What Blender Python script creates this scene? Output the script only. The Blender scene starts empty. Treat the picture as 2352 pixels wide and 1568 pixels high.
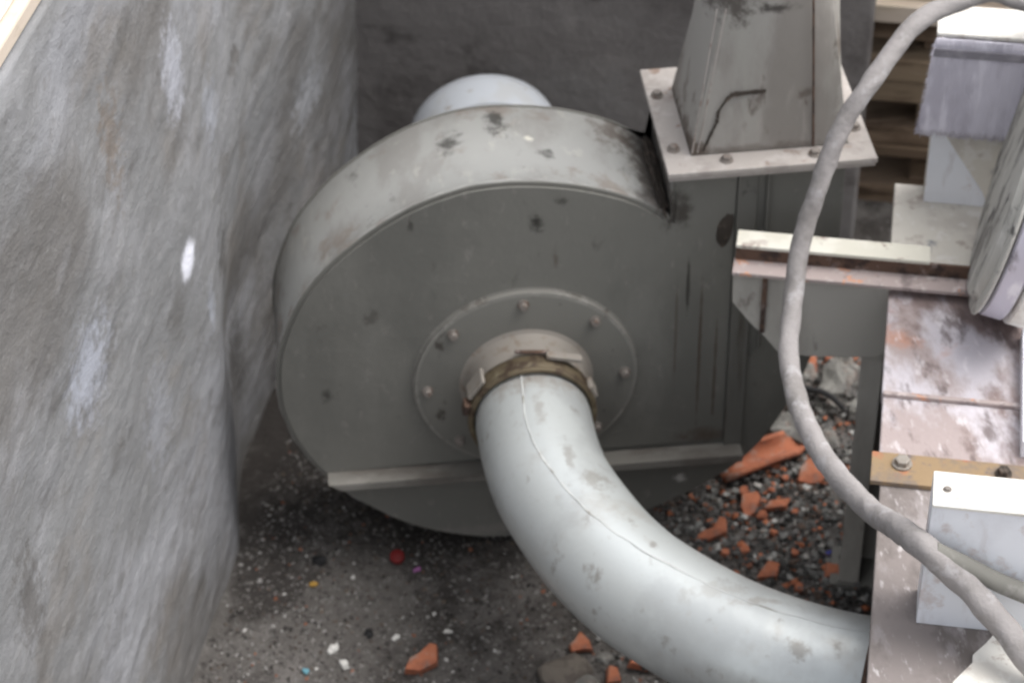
import bpy, bmesh, math, random
import numpy as np
from mathutils import Vector, Matrix, noise
R = math.radians
sc = bpy.context.scene
COL = sc.collection

# ------------------------------------------------------------------ camera, sky, sun, exposure
cam_d = bpy.data.cameras.new('camera'); cam = bpy.data.objects.new('camera', cam_d); COL.objects.link(cam)
PITCH, YAW, ROLL = 0.70344783, 0.0960669, -0.02153326
fwd = Vector((math.sin(YAW)*math.cos(PITCH), math.cos(YAW)*math.cos(PITCH), -math.sin(PITCH)))
rgt = Vector((math.cos(YAW), -math.sin(YAW), 0)); upv = rgt.cross(fwd)
r2 = rgt*math.cos(ROLL) + upv*math.sin(ROLL); u2 = -rgt*math.sin(ROLL) + upv*math.cos(ROLL)
cam.matrix_world = Matrix(((r2.x, u2.x, -fwd.x, -0.29614849), (r2.y, u2.y, -fwd.y, -2.86532428),
                           (r2.z, u2.z, -fwd.z, 2.5104919), (0, 0, 0, 1)))
cam_d.sensor_width = 36; cam_d.lens = 5389.44/2352*36
cam_d.clip_start = .05; cam_d.clip_end = 100
cam_d.dof.use_dof = True; cam_d.dof.focus_distance = 2.6; cam_d.dof.aperture_fstop = 7.1
sc.camera = cam

SUN_EL, SUN_AZ = 64, 88          # azimuth measured from +Y towards +X
w = bpy.data.worlds.new("World"); sc.world = w; w.use_nodes = True
nt = w.node_tree; nt.nodes.clear()
sky = nt.nodes.new('ShaderNodeTexSky'); sky.sky_type = 'NISHITA'; sky.sun_disc = False
sky.sun_elevation = R(SUN_EL); sky.sun_rotation = R(SUN_AZ)
sky.air_density = 1.0; sky.dust_density = 4.0; sky.ozone_density = 1.0
bg = nt.nodes.new('ShaderNodeBackground'); bg.inputs['Strength'].default_value = .13
out = nt.nodes.new('ShaderNodeOutputWorld')
hs = nt.nodes.new('ShaderNodeHueSaturation'); hs.inputs['Saturation'].default_value = .22   # thin overcast: hardly any blue
nt.links.new(sky.outputs[0], hs.inputs['Color']); nt.links.new(hs.outputs[0], bg.inputs[0]); nt.links.new(bg.outputs[0], out.inputs[0])
sd = bpy.data.lights.new('sun', 'SUN'); sd.energy = 1.15; sd.angle = R(50); sd.color = (1, .97, .93)
so = bpy.data.objects.new('sun', sd); COL.objects.link(so)
sdir = Vector((math.sin(R(SUN_AZ))*math.cos(R(SUN_EL)), math.cos(R(SUN_AZ))*math.cos(R(SUN_EL)), math.sin(R(SUN_EL))))
so.rotation_euler = sdir.to_track_quat('Z', 'Y').to_euler()
sc.view_settings.view_transform = 'Standard'; sc.view_settings.look = 'None'
sc.view_settings.exposure = 0.94; sc.view_settings.gamma = 1
sc.cycles.filter_width = 2.0
sc.cycles.use_denoising = True

# ------------------------------------------------------------------ materials
def mat(name, base, layers=(), rough=.8, metal=0, bump=0, bscale=60, bstretch=(1, 1, 1), spec=.3, coat=0, rot=(0, 0, 0), stains_shade=(), org=(0, 0, 0)):
    """base colour plus noise layers (colour, scale, lo, hi, stretch[, strength[, rot]])"""
    m = bpy.data.materials.new(name); m.use_nodes = True; t = m.node_tree; N = t.nodes; Lk = t.links
    b = N['Principled BSDF']; b.inputs['Roughness'].default_value = rough; b.inputs['Metallic'].default_value = metal
    b.inputs['Specular IOR Level'].default_value = spec
    if coat: b.inputs['Coat Weight'].default_value = coat; b.inputs['Coat Roughness'].default_value = .25
    tc = N.new('ShaderNodeTexCoord')
    col = N.new('ShaderNodeRGB'); col.outputs[0].default_value = (*base, 1); cur = col.outputs[0]
    for i, L in enumerate(layers):
        c, s, lo, hi, st = L[:5]; lo = .5+(lo-.5)*.62; hi = .5+(hi-.5)*.72; k = L[5] if len(L) > 5 else 1.0; ro = L[6] if len(L) > 6 else rot
        mp = N.new('ShaderNodeMapping'); mp.inputs['Scale'].default_value = st
        mp.inputs['Rotation'].default_value = ro
        mp.inputs['Location'].default_value = (i*3.7, i*1.9, i*5.3)
        Lk.new(tc.outputs['Object'], mp.inputs[0])
        n = N.new('ShaderNodeTexNoise'); n.inputs['Scale'].default_value = s
        n.inputs['Detail'].default_value = 7; n.inputs['Roughness'].default_value = .62
        Lk.new(mp.outputs[0], n.inputs['Vector'])
        mr = N.new('ShaderNodeMapRange'); mr.interpolation_type = 'SMOOTHSTEP'
        mr.inputs['From Min'].default_value = lo; mr.inputs['From Max'].default_value = hi
        mr.inputs['To Max'].default_value = k
        Lk.new(n.outputs['Fac'], mr.inputs['Value'])
        mx = N.new('ShaderNodeMix'); mx.data_type = 'RGBA'
        Lk.new(mr.outputs[0], mx.inputs[0]); Lk.new(cur, mx.inputs[6]); mx.inputs[7].default_value = (*c, 1)
        cur = mx.outputs[2]
    # stains, splashes, worn patches and painted shade with a place of their own: (colour, centre, radii, strength, raggedness)
    if stains_shade:
        wn = N.new('ShaderNodeTexNoise'); wn.inputs['Scale'].default_value = 48; wn.inputs['Detail'].default_value = 9; wn.inputs['Roughness'].default_value = .72
        Lk.new(tc.outputs['Object'], wn.inputs['Vector'])
    for c, ce, ra, k, rag in stains_shade:
        sb = N.new('ShaderNodeVectorMath'); sb.operation = 'SUBTRACT'; Lk.new(tc.outputs['Object'], sb.inputs[0])
        sb.inputs[1].default_value = tuple(ce[q]-org[q] for q in range(3))
        dv = N.new('ShaderNodeVectorMath'); dv.operation = 'DIVIDE'; Lk.new(sb.outputs[0], dv.inputs[0]); dv.inputs[1].default_value = ra
        ln = N.new('ShaderNodeVectorMath'); ln.operation = 'LENGTH'; Lk.new(dv.outputs[0], ln.inputs[0])
        ma = N.new('ShaderNodeMath'); ma.operation = 'MULTIPLY_ADD'; Lk.new(wn.outputs['Fac'], ma.inputs[0])
        ma.inputs[1].default_value = rag*4; ma.inputs[2].default_value = -rag*2
        ad = N.new('ShaderNodeMath'); ad.operation = 'ADD'; Lk.new(ma.outputs[0], ad.inputs[0]); Lk.new(ln.outputs['Value'], ad.inputs[1])
        mr = N.new('ShaderNodeMapRange'); mr.interpolation_type = 'SMOOTHSTEP'
        mr.inputs['From Min'].default_value = 1.0; mr.inputs['From Max'].default_value = .4 if rag < .5 else .12
        mr.inputs['To Min'].default_value = 0; mr.inputs['To Max'].default_value = k
        Lk.new(ad.outputs[0], mr.inputs['Value'])
        mx = N.new('ShaderNodeMix'); mx.data_type = 'RGBA'
        Lk.new(mr.outputs[0], mx.inputs[0]); Lk.new(cur, mx.inputs[6]); mx.inputs[7].default_value = (*c, 1)
        cur = mx.outputs[2]
    Lk.new(cur, b.inputs['Base Color'])
    if bump:
        mp = N.new('ShaderNodeMapping'); mp.inputs['Scale'].default_value = bstretch; mp.inputs['Rotation'].default_value = rot
        Lk.new(tc.outputs['Object'], mp.inputs[0])
        n = N.new('ShaderNodeTexNoise'); n.inputs['Scale'].default_value = bscale; n.inputs['Detail'].default_value = 8
        n.inputs['Roughness'].default_value = .65
        Lk.new(mp.outputs[0], n.inputs['Vector'])
        bp = N.new('ShaderNodeBump'); bp.inputs['Strength'].default_value = 1; bp.inputs['Distance'].default_value = bump
        Lk.new(n.outputs['Fac'], bp.inputs['Height']); Lk.new(bp.outputs[0], b.inputs['Normal'])
    return m

ZS = (1, 1, .12)      # streaks that run down
M = {}
M['wall'] = mat('rough_render', (.235, .236, .24), [
    ((.155, .147, .14), 1.6, .44, .60, (1, .8, .9), .8),
    ((.36, .365, .39), 2.2, .50, .68, (1, .5, 1), .7),
    ((.205, .185, .165), 3.6, .54, .70, (1, .7, 1), .55),
    ((.33, .33, .345), 7, .50, .74, (1, .6, 1), .45),
    ((.125, .118, .11), 9, .54, .78, (1, .6, 1), .55),
    ((.15, .14, .13), 45, .54, .80, (1, .5, 1), .4), ((.36, .355, .355), 50, .60, .84, (1, .5, 1), .35)],
    rough=.95, bump=.0055, bscale=30, bstretch=(1, .7, 1.0), rot=(R(14), 0, 0), stains_shade=[
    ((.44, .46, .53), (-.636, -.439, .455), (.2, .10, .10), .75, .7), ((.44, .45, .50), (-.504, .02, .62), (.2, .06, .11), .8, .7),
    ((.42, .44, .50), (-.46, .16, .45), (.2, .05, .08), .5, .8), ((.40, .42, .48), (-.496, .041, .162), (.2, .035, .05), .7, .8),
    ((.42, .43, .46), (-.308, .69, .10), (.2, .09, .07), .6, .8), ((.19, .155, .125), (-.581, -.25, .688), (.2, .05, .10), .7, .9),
    ((.095, .09, .085), (-.435, .26, -.16), (.2, .11, .16), .8, .6), ((.09, .085, .08), (-.458, .16, .16), (.2, .05, .10), .7, .9),  # shade in the gap beside the blower, painted into the wall colour
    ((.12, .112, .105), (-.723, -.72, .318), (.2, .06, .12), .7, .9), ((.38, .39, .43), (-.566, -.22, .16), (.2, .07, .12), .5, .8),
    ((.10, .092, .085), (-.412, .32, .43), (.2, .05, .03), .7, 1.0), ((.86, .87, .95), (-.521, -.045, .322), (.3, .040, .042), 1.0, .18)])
M['backwall'] = mat('dark_concrete', (.225, .21, .203), [
    ((.115, .104, .10), 2.2, .44, .60, (1, 1, 1), .75), ((.27, .26, .255), 2.6, .54, .70, (1, 1, .7), .7),
    ((.30, .28, .27), 9, .60, .78, (1, 1, 1), .55), ((.065, .058, .053), 6, .58, .74, (1, 1, 1.4), .7)],
    rough=.92, bump=.006, bscale=24)
M['ground'] = mat('dusty_ground', (.13, .12, .112), [
    ((.055, .049, .045), 4, .50, .64, (1, 1, 1)), ((.20, .185, .175), 3.4, .54, .72, (1, 1, 1), .7),
    ((.26, .25, .24), 60, .60, .76, (1, 1, 1), .6), ((.025, .022, .02), 40, .60, .74, (1, 1, 1), .8)],
    rough=.97, bump=.010, bscale=70, stains_shade=[((.036, .031, .028), (-.38, .38, -.38), (.22, .42, .3), .92, .4), ((.036, .032, .029), (-.12, .03, -.38), (.36, .13, .3), .65, .6),
    ((.05, .044, .040), (.08, -.16, -.38), (.20, .10, .3), .5, .7)])   # contact shade round and under the blower, painted into the ground colour
G = (.188, .184, .166)
M['paint'] = mat('grey_machine_paint', G, [
    ((.145, .142, .128), 4, .42, .62, (1, 1, .5), .7), ((.25, .245, .225), 7, .58, .75, (1, 1, .4), .3),
    ((.055, .045, .038), 20, .69, .78, (1, 1, .6), .8), ((.04, .036, .03), 44, .72, .80, (1, 1, .5), .7)],
    rough=.62, bump=.0012, bscale=25)
BO = (.05, .1, -.385)   # origin of the blower
DK, RU = (.035, .032, .028), (.085, .06, .045)
M['front'] = mat('grey_front_paint', G, [
    ((.150, .148, .134), 4, .42, .62, (1, 1, .5), .7), ((.24, .235, .215), 9, .56, .74, (1, 1, .3), .35),
    ((.06, .052, .045), 20, .70, .82, (1, 1, .6), .5), ((.30, .28, .26), 60, .64, .80, (1, 1, .5), .4)], rough=.60, bump=.0035, bscale=7, org=BO, stains_shade=[
    (DK, (.020, 0, .309), (.016, .2, .020), .95, .7), (DK, (-.174, 0, .329), (.007, .2, .022), .7, .8), (DK, (.061, 0, .350), (.012, .2, .010), .6, .9),
    (DK, (-.324, 0, -.006), (.012, .2, .020), .7, .9), ((.6, .58, .55), (.261, 0, -.262), (.014, .2, .014), .8, 1.1),
    (RU, (.285, 0, .02), (.0035, .3, .19), .75, .35), (RU, (.245, 0, .06), (.003, .3, .14), .5, .35), (DK, (.262, 0, .16), (.004, .3, .07), .75, .3),
    (RU, (.312, 0, -.03), (.0035, .3, .14), .7, .4), (RU, (.300, 0, -.165), (.075, .3, .022), .75, .6), (RU, (.05, 0, .235), (.006, .3, .03), .5, .6),
    ((.29, .265, .245), (-.04, 0, -.345), (.30, .3, .02), .4, .7), ((.05, .042, .036), (.238, 0, .315), (.035, .3, .05), .85, .6)])
M['paint_streak'] = mat('rust_streaked_grey_paint', G, [
    ((.14, .137, .125), 5, .42, .62, ZS, .8), ((.07, .055, .043), 20, .60, .74, (1, 1, .07), .75),
    ((.13, .07, .045), 34, .66, .78, (1, 1, .1), .6), ((.03, .028, .025), 30, .70, .78, (1, 1, .4), .7)],
    rough=.66, bump=.0012, bscale=25)
M['paint_dusty'] = mat('dusty_top_paint', (.34, .34, .325), [
    ((.26, .25, .235), 9, .45, .65, (1, .5, 1), .7), ((.42, .41, .38), 30, .60, .72, (1, .6, 1), .6),
    ((.10, .095, .088), 15, .68, .80, (1, .7, 1), .8), ((.22, .18, .15), 12, .60, .74, (1, 1, 1), .6)],
    rough=.7, bump=.001, bscale=40, org=BO, stains_shade=[
    (DK, (-.101, .124, .38), (.024, .03, .2), .8, .9), (DK, (-.023, .155, .38), (.020, .05, .2), .85, .9), (DK, (.045, .07, .38), (.016, .02, .2), .7, 1.0),
    ((.65, .63, .55), (.024, .113, .38), (.009, .009, .2), .9, .8), (RU, (.17, .17, .33), (.05, .06, .2), .7, .8), ((.065, .052, .043), (.215, .1, .325), (.055, .3, .06), .85, .6),
    ((.16, .15, .14), (-.395, .1, 0), (.03, .3, .22), .6, .7)])  # last patch paints the shade of the left-facing rim
M['motor'] = mat('pale_blue_grey_enamel', (.45, .475, .51), [
    ((.40, .40, .39), 9, .55, .70, (1, 1, 1), .5), ((.25, .2, .15), 30, .68, .76, (1, 1, 1), .8)], rough=.30, spec=.5)
M['flange'] = mat('dust_pink_flange', (.42, .385, .36), [
    ((.30, .27, .25), 12, .45, .65, (1, 1, 1), .7), ((.20, .12, .08), 22, .64, .76, (1, 1, 1), .7),
    ((.50, .47, .45), 30, .58, .72, (1, 1, 1), .6)], rough=.85, bump=.001)
M['duct'] = mat('weathered_duct_sheet', (.37, .355, .33), [
    ((.24, .22, .20), 6, .45, .64, (1, 1, .3), .75), ((.37, .36, .33), 10, .54, .70, (1, 1, .18), .7),
    ((.10, .075, .06), 20, .63, .74, (1, 1, .4), .75), ((.42, .39, .36), 34, .64, .76, (1, 1, .15), .4)],
    rough=.7, bump=.001, bscale=40, org=(.38, .11, .392), stains_shade=[
    ((.06, .048, .04), (.313, 0, .665), (.05, .3, .05), .8, .8), ((.04, .034, .03), (.386, 0, .655), (.035, .3, .012), .85, .6), (RU, (.272, 0, .408), (.03, .3, .03), .8, .8),
    (RU, (.432, 0, .50), (.016, .3, .012), .6, 1.0), (RU, (.30, 0, .405), (.3, .3, .012), .45, .8), ((.48, .46, .43), (.50, 0, .45), (.02, .3, .12), .5, .9)])
M['bar'] = mat('dusty_bar_paint', (.21, .20, .18), [((.14, .125, .11), 12, .46, .64, (.5, 1, 1), .8), ((.30, .285, .26), 20, .54, .72, (.4, 1, 1), .6)], rough=.8)
M['pipe'] = mat('white_galvanised_pipe', (.63, .66, .655), [
    ((.50, .52, .52), 5, .45, .66, (1, 1, 1), .7), ((.42, .38, .33), 5.5, .58, .80, (1, 1, 1), .6),
    ((.26, .23, .20), 22, .64, .82, (1, 1, 1), .75), ((.50, .49, .46), 60, .64, .80, (1, 1, 1), .4)],
    rough=.36, spec=.5, metal=.45, bump=.0012, bscale=16, org=(.1, -.4, -.09), stains_shade=[
    ((.25, .21, .17), (.069, -.35, .075), (.028, .040, .1), 0.46, 1.1), ((.22, .18, .15), (.033, -.30, .08), (.010, .05, .1), 0.43, 1.0), ((.20, .165, .13), (.30, -.715, .065), (.024, .020, .1), 0.53, 1.0),
    ((.20, .165, .13), (.352, -.727, .06), (.010, .016, .1), 0.56, .9), ((.25, .21, .17), (.149, -.694, .03), (.018, .022, .1), 0.37, 1.1), ((.28, .23, .18), (.26, -.629, .085), (.05, .010, .1), 0.37, 1.0),
    ((.33, .27, .22), (.0, -.125, .07), (.10, .03, .1), 0.50, .8), ((.22, .18, .15), (.131, -.50, .085), (.008, .012, .1), 0.56, .8), ((.27, .22, .18), (.0, -.19, .095), (.012, .05, .1), 0.37, 1.0),
    ((.30, .26, .21), (.20, -.60, .09), (.06, .02, .1), 0.25, 1.1)])
M['brass'] = mat('tarnished_clamp', (.135, .108, .070), [((.065, .045, .032), 40, .45, .65, (1, 1, 1)),
    ((.25, .22, .15), 30, .6, .72, (1, 1, 1), .6)], rough=.55, metal=.3)
M['latch'] = mat('dusty_zinc_latch', (.29, .265, .235), [((.22, .17, .13), 40, .55, .7, (1, 1, 1), .7)], rough=.6, metal=.1)
M['rust'] = mat('brown_rust', (.12, .075, .055), [((.05, .035, .03), 30, .45, .65, (1, 1, 1)),
    ((.28, .22, .2), 50, .6, .75, (1, 1, 1), .6)], rough=.85)
M['leg'] = mat('bench_leg_paint', (.44, .42, .385), [((.33, .31, .28), 8, .45, .65, (1, 1, .3), .7), ((.10, .075, .06), 20, .66, .78, (1, 1, .4), .7)], rough=.75)
M['grime'] = mat('dark_grime', (.06, .05, .042), [((.14, .11, .09), 60, .55, .7, (1, 1, 1), .8)], rough=.95, bump=.004, bscale=120)
M['bolt'] = mat('dusty_bolt', (.24, .215, .195), [((.16, .10, .07), 60, .55, .68, (1, 1, 1), .7)], rough=.7, metal=.1)
M['table'] = mat('brick_dust_on_steel', (.39, .325, .315), [
    ((.20, .148, .138), 8, .44, .60, (1, .6, 1), .85), ((.60, .57, .61), 8, .52, .68, (1, .45, 1), .85),
    ((.48, .24, .16), 7, .62, .78, (1, 1, 1), .75), ((.12, .09, .085), 26, .56, .74, (1, .4, 1), .75),
    ((.74, .70, .72), 55, .60, .78, (1, .35, 1), .6)], rough=.93, bump=.0015, bscale=120)
M['table_low'] = mat('taupe_dust_on_steel', (.25, .22, .21), [
    ((.16, .14, .13), 11, .45, .64, (1, .6, 1), .8), ((.36, .33, .33), 30, .54, .72, (1, .4, 1), .6),
    ((.6, .57, .57), 90, .62, .80, (1, .35, 1), .7)], rough=.93, bump=.0015, bscale=120)
M['cream'] = mat('cream_paint', (.66, .63, .57), [
    ((.52, .48, .44), 10, .48, .66, (1, 1, 1), .6), ((.32, .25, .22), 18, .62, .72, (1, 1, 1), .6),
    ((.12, .14, .19), 12, .70, .76, (1, 1, 1), .8), ((.75, .73, .70), 40, .6, .7, (1, 1, 1), .6)], rough=.8, bump=.0006, bscale=80)
M['chan_top'] = mat('cream_channel_paint', (.62, .60, .52), [
    ((.22, .14, .12), 24, .60, .68, (1, 1, 1), .9), ((.75, .73, .66), 14, .5, .7, (1, 1, 1), .6)], rough=.75)
M['chan_low'] = mat('pink_dust_channel', (.40, .335, .32), [
    ((.20, .17, .165), 30, .52, .68, (1, 1, 1), .8), ((.58, .30, .19), 26, .64, .70, (1, 1, 1), .9),
    ((.60, .54, .53), 50, .58, .70, (1, 1, 1), .6)], rough=.9)
M['yellow'] = mat('ochre_yellow_strip', (.29, .205, .12), [
    ((.20, .16, .13), 14, .44, .62, (1, 1, 1), .95), ((.42, .15, .08), 24, .62, .74, (1, 1, 1), .7),
    ((.12, .11, .13), 30, .62, .74, (1, 1, 1), .8)], rough=.85, bump=.001)
M['white'] = mat('pale_blue_white_enamel', (.86, .88, .93), [
    ((.76, .77, .82), 8, .5, .68, (1, 1, 1), .6), ((.50, .38, .32), 20, .60, .76, (1, 1, 1), .5), ((.66, .64, .66), 40, .56, .74, (1, 1, .3), .5)], rough=.5)
M['whitetop'] = mat('dusty_white_top', (.80, .78, .73), [((.62, .58, .52), 20, .5, .66, (1, 1, 1), .6),
    ((.45, .38, .33), 40, .62, .72, (1, 1, 1), .6)], rough=.85, bump=.0008)
M['felt'] = mat('lavender_dusty_felt', (.64, .62, .70), [
    ((.48, .46, .53), 14, .45, .64, (1, 1, .3), .7), ((.78, .76, .84), 40, .55, .72, (1.2, 1, .2), .7)],
    rough=1, bump=.003, bscale=120, bstretch=(1.5, 1, .2), spec=.1)
M['wood'] = mat('weathered_brown_wood', (.15, .105, .07), [
    ((.075, .05, .033), 8, .42, .62, (.3, 1, 2), .9), ((.25, .18, .125), 12, .54, .70, (.25, 1, 2), .8)],
    rough=.85, bump=.001, bscale=60, bstretch=(.2, 1, 3))
M['wood_tan'] = mat('worn_tan_wood', (.27, .205, .14), [
    ((.13, .09, .06), 8, .50, .66, (.3, 1, 2), .9), ((.36, .29, .21), 14, .54, .70, (.25, 1, 2), .6)], rough=.85)
M['wood_cream'] = mat('cream_fresh_wood', (.64, .55, .46), [((.5, .42, .32), 12, .5, .7, (.2, 1, 2), .7)], rough=.8)
M['drum'] = mat('flaking_grey_rubber', (.50, .49, .455), [
    ((.24, .23, .215), 22, .48, .62, (1, .4, .25), .9), ((.62, .61, .58), 30, .58, .72, (1, .4, .25), .7),
    ((.06, .055, .055), 40, .64, .72, (1, .4, .3), .8)], rough=.8, bump=.002, bscale=60)
M['drum_shiny'] = mat('worn_bright_metal', (.62, .60, .68), [
    ((.25, .23, .26), 24, .55, .66, (1, .4, .4), .8), ((.85, .84, .88), 20, .58, .7, (1, .4, .4), .8)], rough=.35, metal=.25)
M['dark'] = mat('underbench_shade', (.035, .03, .03), [((.07, .06, .055), 12, .5, .7, (1, 1, 1), .8)], rough=.8)  # near-black colour for the shade under the bench
M['hose'] = mat('dust_coated_hose', (.32, .30, .295), [
    ((.22, .205, .195), 10, .46, .64, (1, 1, 1), .7), ((.46, .445, .455), 30, .56, .74, (1, 1, 1), .6),
    ((.20, .19, .18), 60, .66, .82, (1, 1, 1), .5)], rough=.92, bump=.003, bscale=75)
M['hose2'] = mat('olive_grey_hose', (.20, .195, .175), [((.30, .29, .27), 30, .55, .7, (1, 1, 1), .7)], rough=.8)
M['terra'] = mat('terracotta', (.40, .145, .08), [
    ((.28, .10, .06), 20, .45, .65, (1, 1, 1), .8), ((.33, .25, .21), 26, .54, .72, (1, 1, 1), .75),
    ((.13, .11, .10), 50, .60, .76, (1, 1, 1), .6)], rough=.95, bump=.002, bscale=100)
M['stone'] = mat('pale_concrete_lump', (.19, .185, .17), [((.11, .105, .10), 22, .45, .65, (1, 1, 1), .85),
    ((.34, .33, .31), 50, .56, .74, (1, 1, 1), .6), ((.24, .13, .09), 12, .6, .74, (1, 1, 1), .5)], rough=.95, bump=.006, bscale=70)
M['stone_dark'] = mat('brown_grey_stone', (.16, .14, .12), [((.10, .085, .075), 30, .45, .65, (1, 1, 1), .8)], rough=.95, bump=.003, bscale=90)
for n_, c_ in dict(red=(.17, .012, .012), yel=(.36, .21, .04), blue=(.03, .16, .42), navy=(.05, .06, .34), chip=(.62, .61, .58),
                   teal=(.15, .35, .42), black=(.012, .012, .013), green=(.2, .4, .06), pink=(.36, .14, .34)).items():
    M[n_] = mat(n_ + '_plastic', c_, [((c_[0]*.6, c_[1]*.6, c_[2]*.6), 80, .5, .68, (1, 1, 1), .7)], rough=.6)
M['chip_stuff'] = mat('mixed_grit', (.1, .1, .1), rough=.95)
_t = M['chip_stuff'].node_tree; _a = _t.nodes.new('ShaderNodeAttribute'); _a.attribute_name = 'tint'
_t.links.new(_a.outputs['Color'], _t.nodes['Principled BSDF'].inputs['Base Color'])

# ------------------------------------------------------------------ object helpers
def meta(o, label=None, cat=None, group=None, kind=None):
    if label: o['label'] = label
    if cat: o['category'] = cat
    if group: o['group'] = group
    if kind: o['kind'] = kind
    return o
def thing(name, loc, label, cat, group=None, rz=0):
    o = bpy.data.objects.new(name, None); COL.objects.link(o); o.location = loc; o.rotation_euler = (0, 0, rz)
    o.empty_display_size = .05
    return meta(o, label, cat, group)
def obj(name, bm, m, parent=None, smooth=False, bevel=0, org=None):
    """bm is in world coordinates (or already local when org is given as a frame matrix for the parent)"""
    me = bpy.data.meshes.new(name)
    bmesh.ops.recalc_face_normals(bm, faces=bm.faces)
    if parent is not None:
        inv = world_of(parent).inverted(); bm.transform(inv)
    elif org is not None:
        bm.transform(Matrix.Translation(-Vector(org)))
    bm.to_mesh(me); bm.free()
    o = bpy.data.objects.new(name, me); COL.objects.link(o)
    if parent is not None: o.parent = parent
    elif org is not None: o.location = org
    for mm in (m if isinstance(m, (list, tuple)) else [m]): me.materials.append(mm)
    if smooth:
        for p in me.polygons: p.use_smooth = True
        e = o.modifiers.new('edge_split', 'EDGE_SPLIT'); e.split_angle = R(38)
    if bevel:
        b = o.modifiers.new('bevel', 'BEVEL'); b.width = bevel; b.segments = 2; b.limit_method = 'ANGLE'; b.angle_limit = R(35)
    return o
def world_of(o):
    m = Matrix.Translation(o.location) @ o.rotation_euler.to_matrix().to_4x4()
    return (world_of(o.parent) @ m) if o.parent else m

I4 = Matrix.Identity(4)
def frame(ox, oy, adeg):
    return Matrix.Translation((ox, oy, 0)) @ Matrix.Rotation(R(-adeg), 4, 'Z')
FT = frame(.52, -.19, 15.7)         # the machine on the right
FW = frame(-.464, .152, 16.2)       # left wall of the pit
FB = frame(-.2185, .9971, 16.2)     # back wall of the pit

def box(x0, x1, y0, y1, z0, z1, F=I4, bm=None):
    bm = bm or bmesh.new()
    v = [bm.verts.new(F @ Vector(p)) for p in ((x0, y0, z0), (x1, y0, z0), (x1, y1, z0), (x0, y1, z0),
                                                (x0, y0, z1), (x1, y0, z1), (x1, y1, z1), (x0, y1, z1))]
    for f in ((0, 3, 2, 1), (4, 5, 6, 7), (0, 1, 5, 4), (1, 2, 6, 5), (2, 3, 7, 6), (3, 0, 4, 7)):
        bm.faces.new([v[i] for i in f])
    return bm
def extrude_poly(pts, a, b, axis='y', F=I4, bm=None):
    """closed 2D outline (x,z) extruded along y from a to b (or (x,y) along z)"""
    bm = bm or bmesh.new()
    P = (lambda p, t: Vector((p[0], t, p[1]))) if axis == 'y' else (lambda p, t: Vector((p[0], p[1], t)))
    A = [bm.verts.new(F @ P(p, a)) for p in pts]; B = [bm.verts.new(F @ P(p, b)) for p in pts]
    n = len(pts); bm.faces.new(A); bm.faces.new(B[::-1])
    for i in range(n): bm.faces.new((A[i], B[i], B[(i+1) % n], A[(i+1) % n]))
    return bm
def lathe(prof, org, axis, seg=48, bm=None, closed_ends=True):
    """prof: list of (distance along axis, radius)"""
    bm = bm or bmesh.new(); ax = Vector(axis).normalized()
    e1 = ax.orthogonal().normalized(); e2 = ax.cross(e1); org = Vector(org); rings = []
    for d, r in prof:
        rings.append([bm.verts.new(org + ax*d + (e1*math.cos(2*math.pi*i/seg) + e2*math.sin(2*math.pi*i/seg))*r) for i in range(seg)])
    for a, b in zip(rings, rings[1:]):
        for i in range(seg): bm.faces.new((a[i], a[(i+1) % seg], b[(i+1) % seg], b[i]))
    if closed_ends:
        bm.faces.new(rings[0][::-1]); bm.faces.new(rings[-1])
    return bm
def catmull(pts, n=8):
    P = [Vector(p) for p in pts]; P = [2*P[0]-P[1]] + P + [2*P[-1]-P[-2]]; o = []
    for i in range(1, len(P)-2):
        for k in range(n):
            t = k/n; a, b, c, d = P[i-1:i+3]
            o.append(.5*((2*b) + (c-a)*t + (2*a-5*b+4*c-d)*t*t + (3*b-a-3*c+d)*t**3))
    o.append(P[-2]); return o
def tube(path, r, seg=24, bm=None, caps=True, wob=0, squash=None):
    bm = bm or bmesh.new(); rings = []; n = None
    for i, p in enumerate(path):
        t = (path[min(i+1, len(path)-1)] - path[max(i-1, 0)]).normalized()
        if n is None: n = (Vector((0, 0, 1)) - t*t.z).normalized() if abs(t.z) < .9 else t.orthogonal().normalized()
        n = (n - t*n.dot(t)).normalized(); b = t.cross(n); rr = r[i] if isinstance(r, (list, tuple)) else r
        ring = []
        for k in range(seg):
            a = 2*math.pi*k/seg; q = rr
            if wob: q = rr*(1 + wob*noise.noise(Vector((p.x*40 + math.cos(a), p.y*40 + math.sin(a), p.z*40))))
            ring.append(bm.verts.new(p + (n*math.cos(a) + b*math.sin(a))*q))
        rings.append(ring)
    for a, b in zip(rings, rings[1:]):
        for k in range(seg): bm.faces.new((a[k], a[(k+1) % seg], b[(k+1) % seg], b[k]))
    if caps: bm.faces.new(rings[0][::-1]); bm.faces.new(rings[-1])
    return bm
def hexbolt(center, axis, r, h, parent, m, name='bolt'):
    bm = lathe([(0, r*1.35), (h*.25, r*1.35)], center, axis, 16)
    lathe([(h*.25, r), (h*.9, r), (h, r*.8)], center, axis, 6, bm)
    return obj(name, bm, m, parent)

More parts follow.
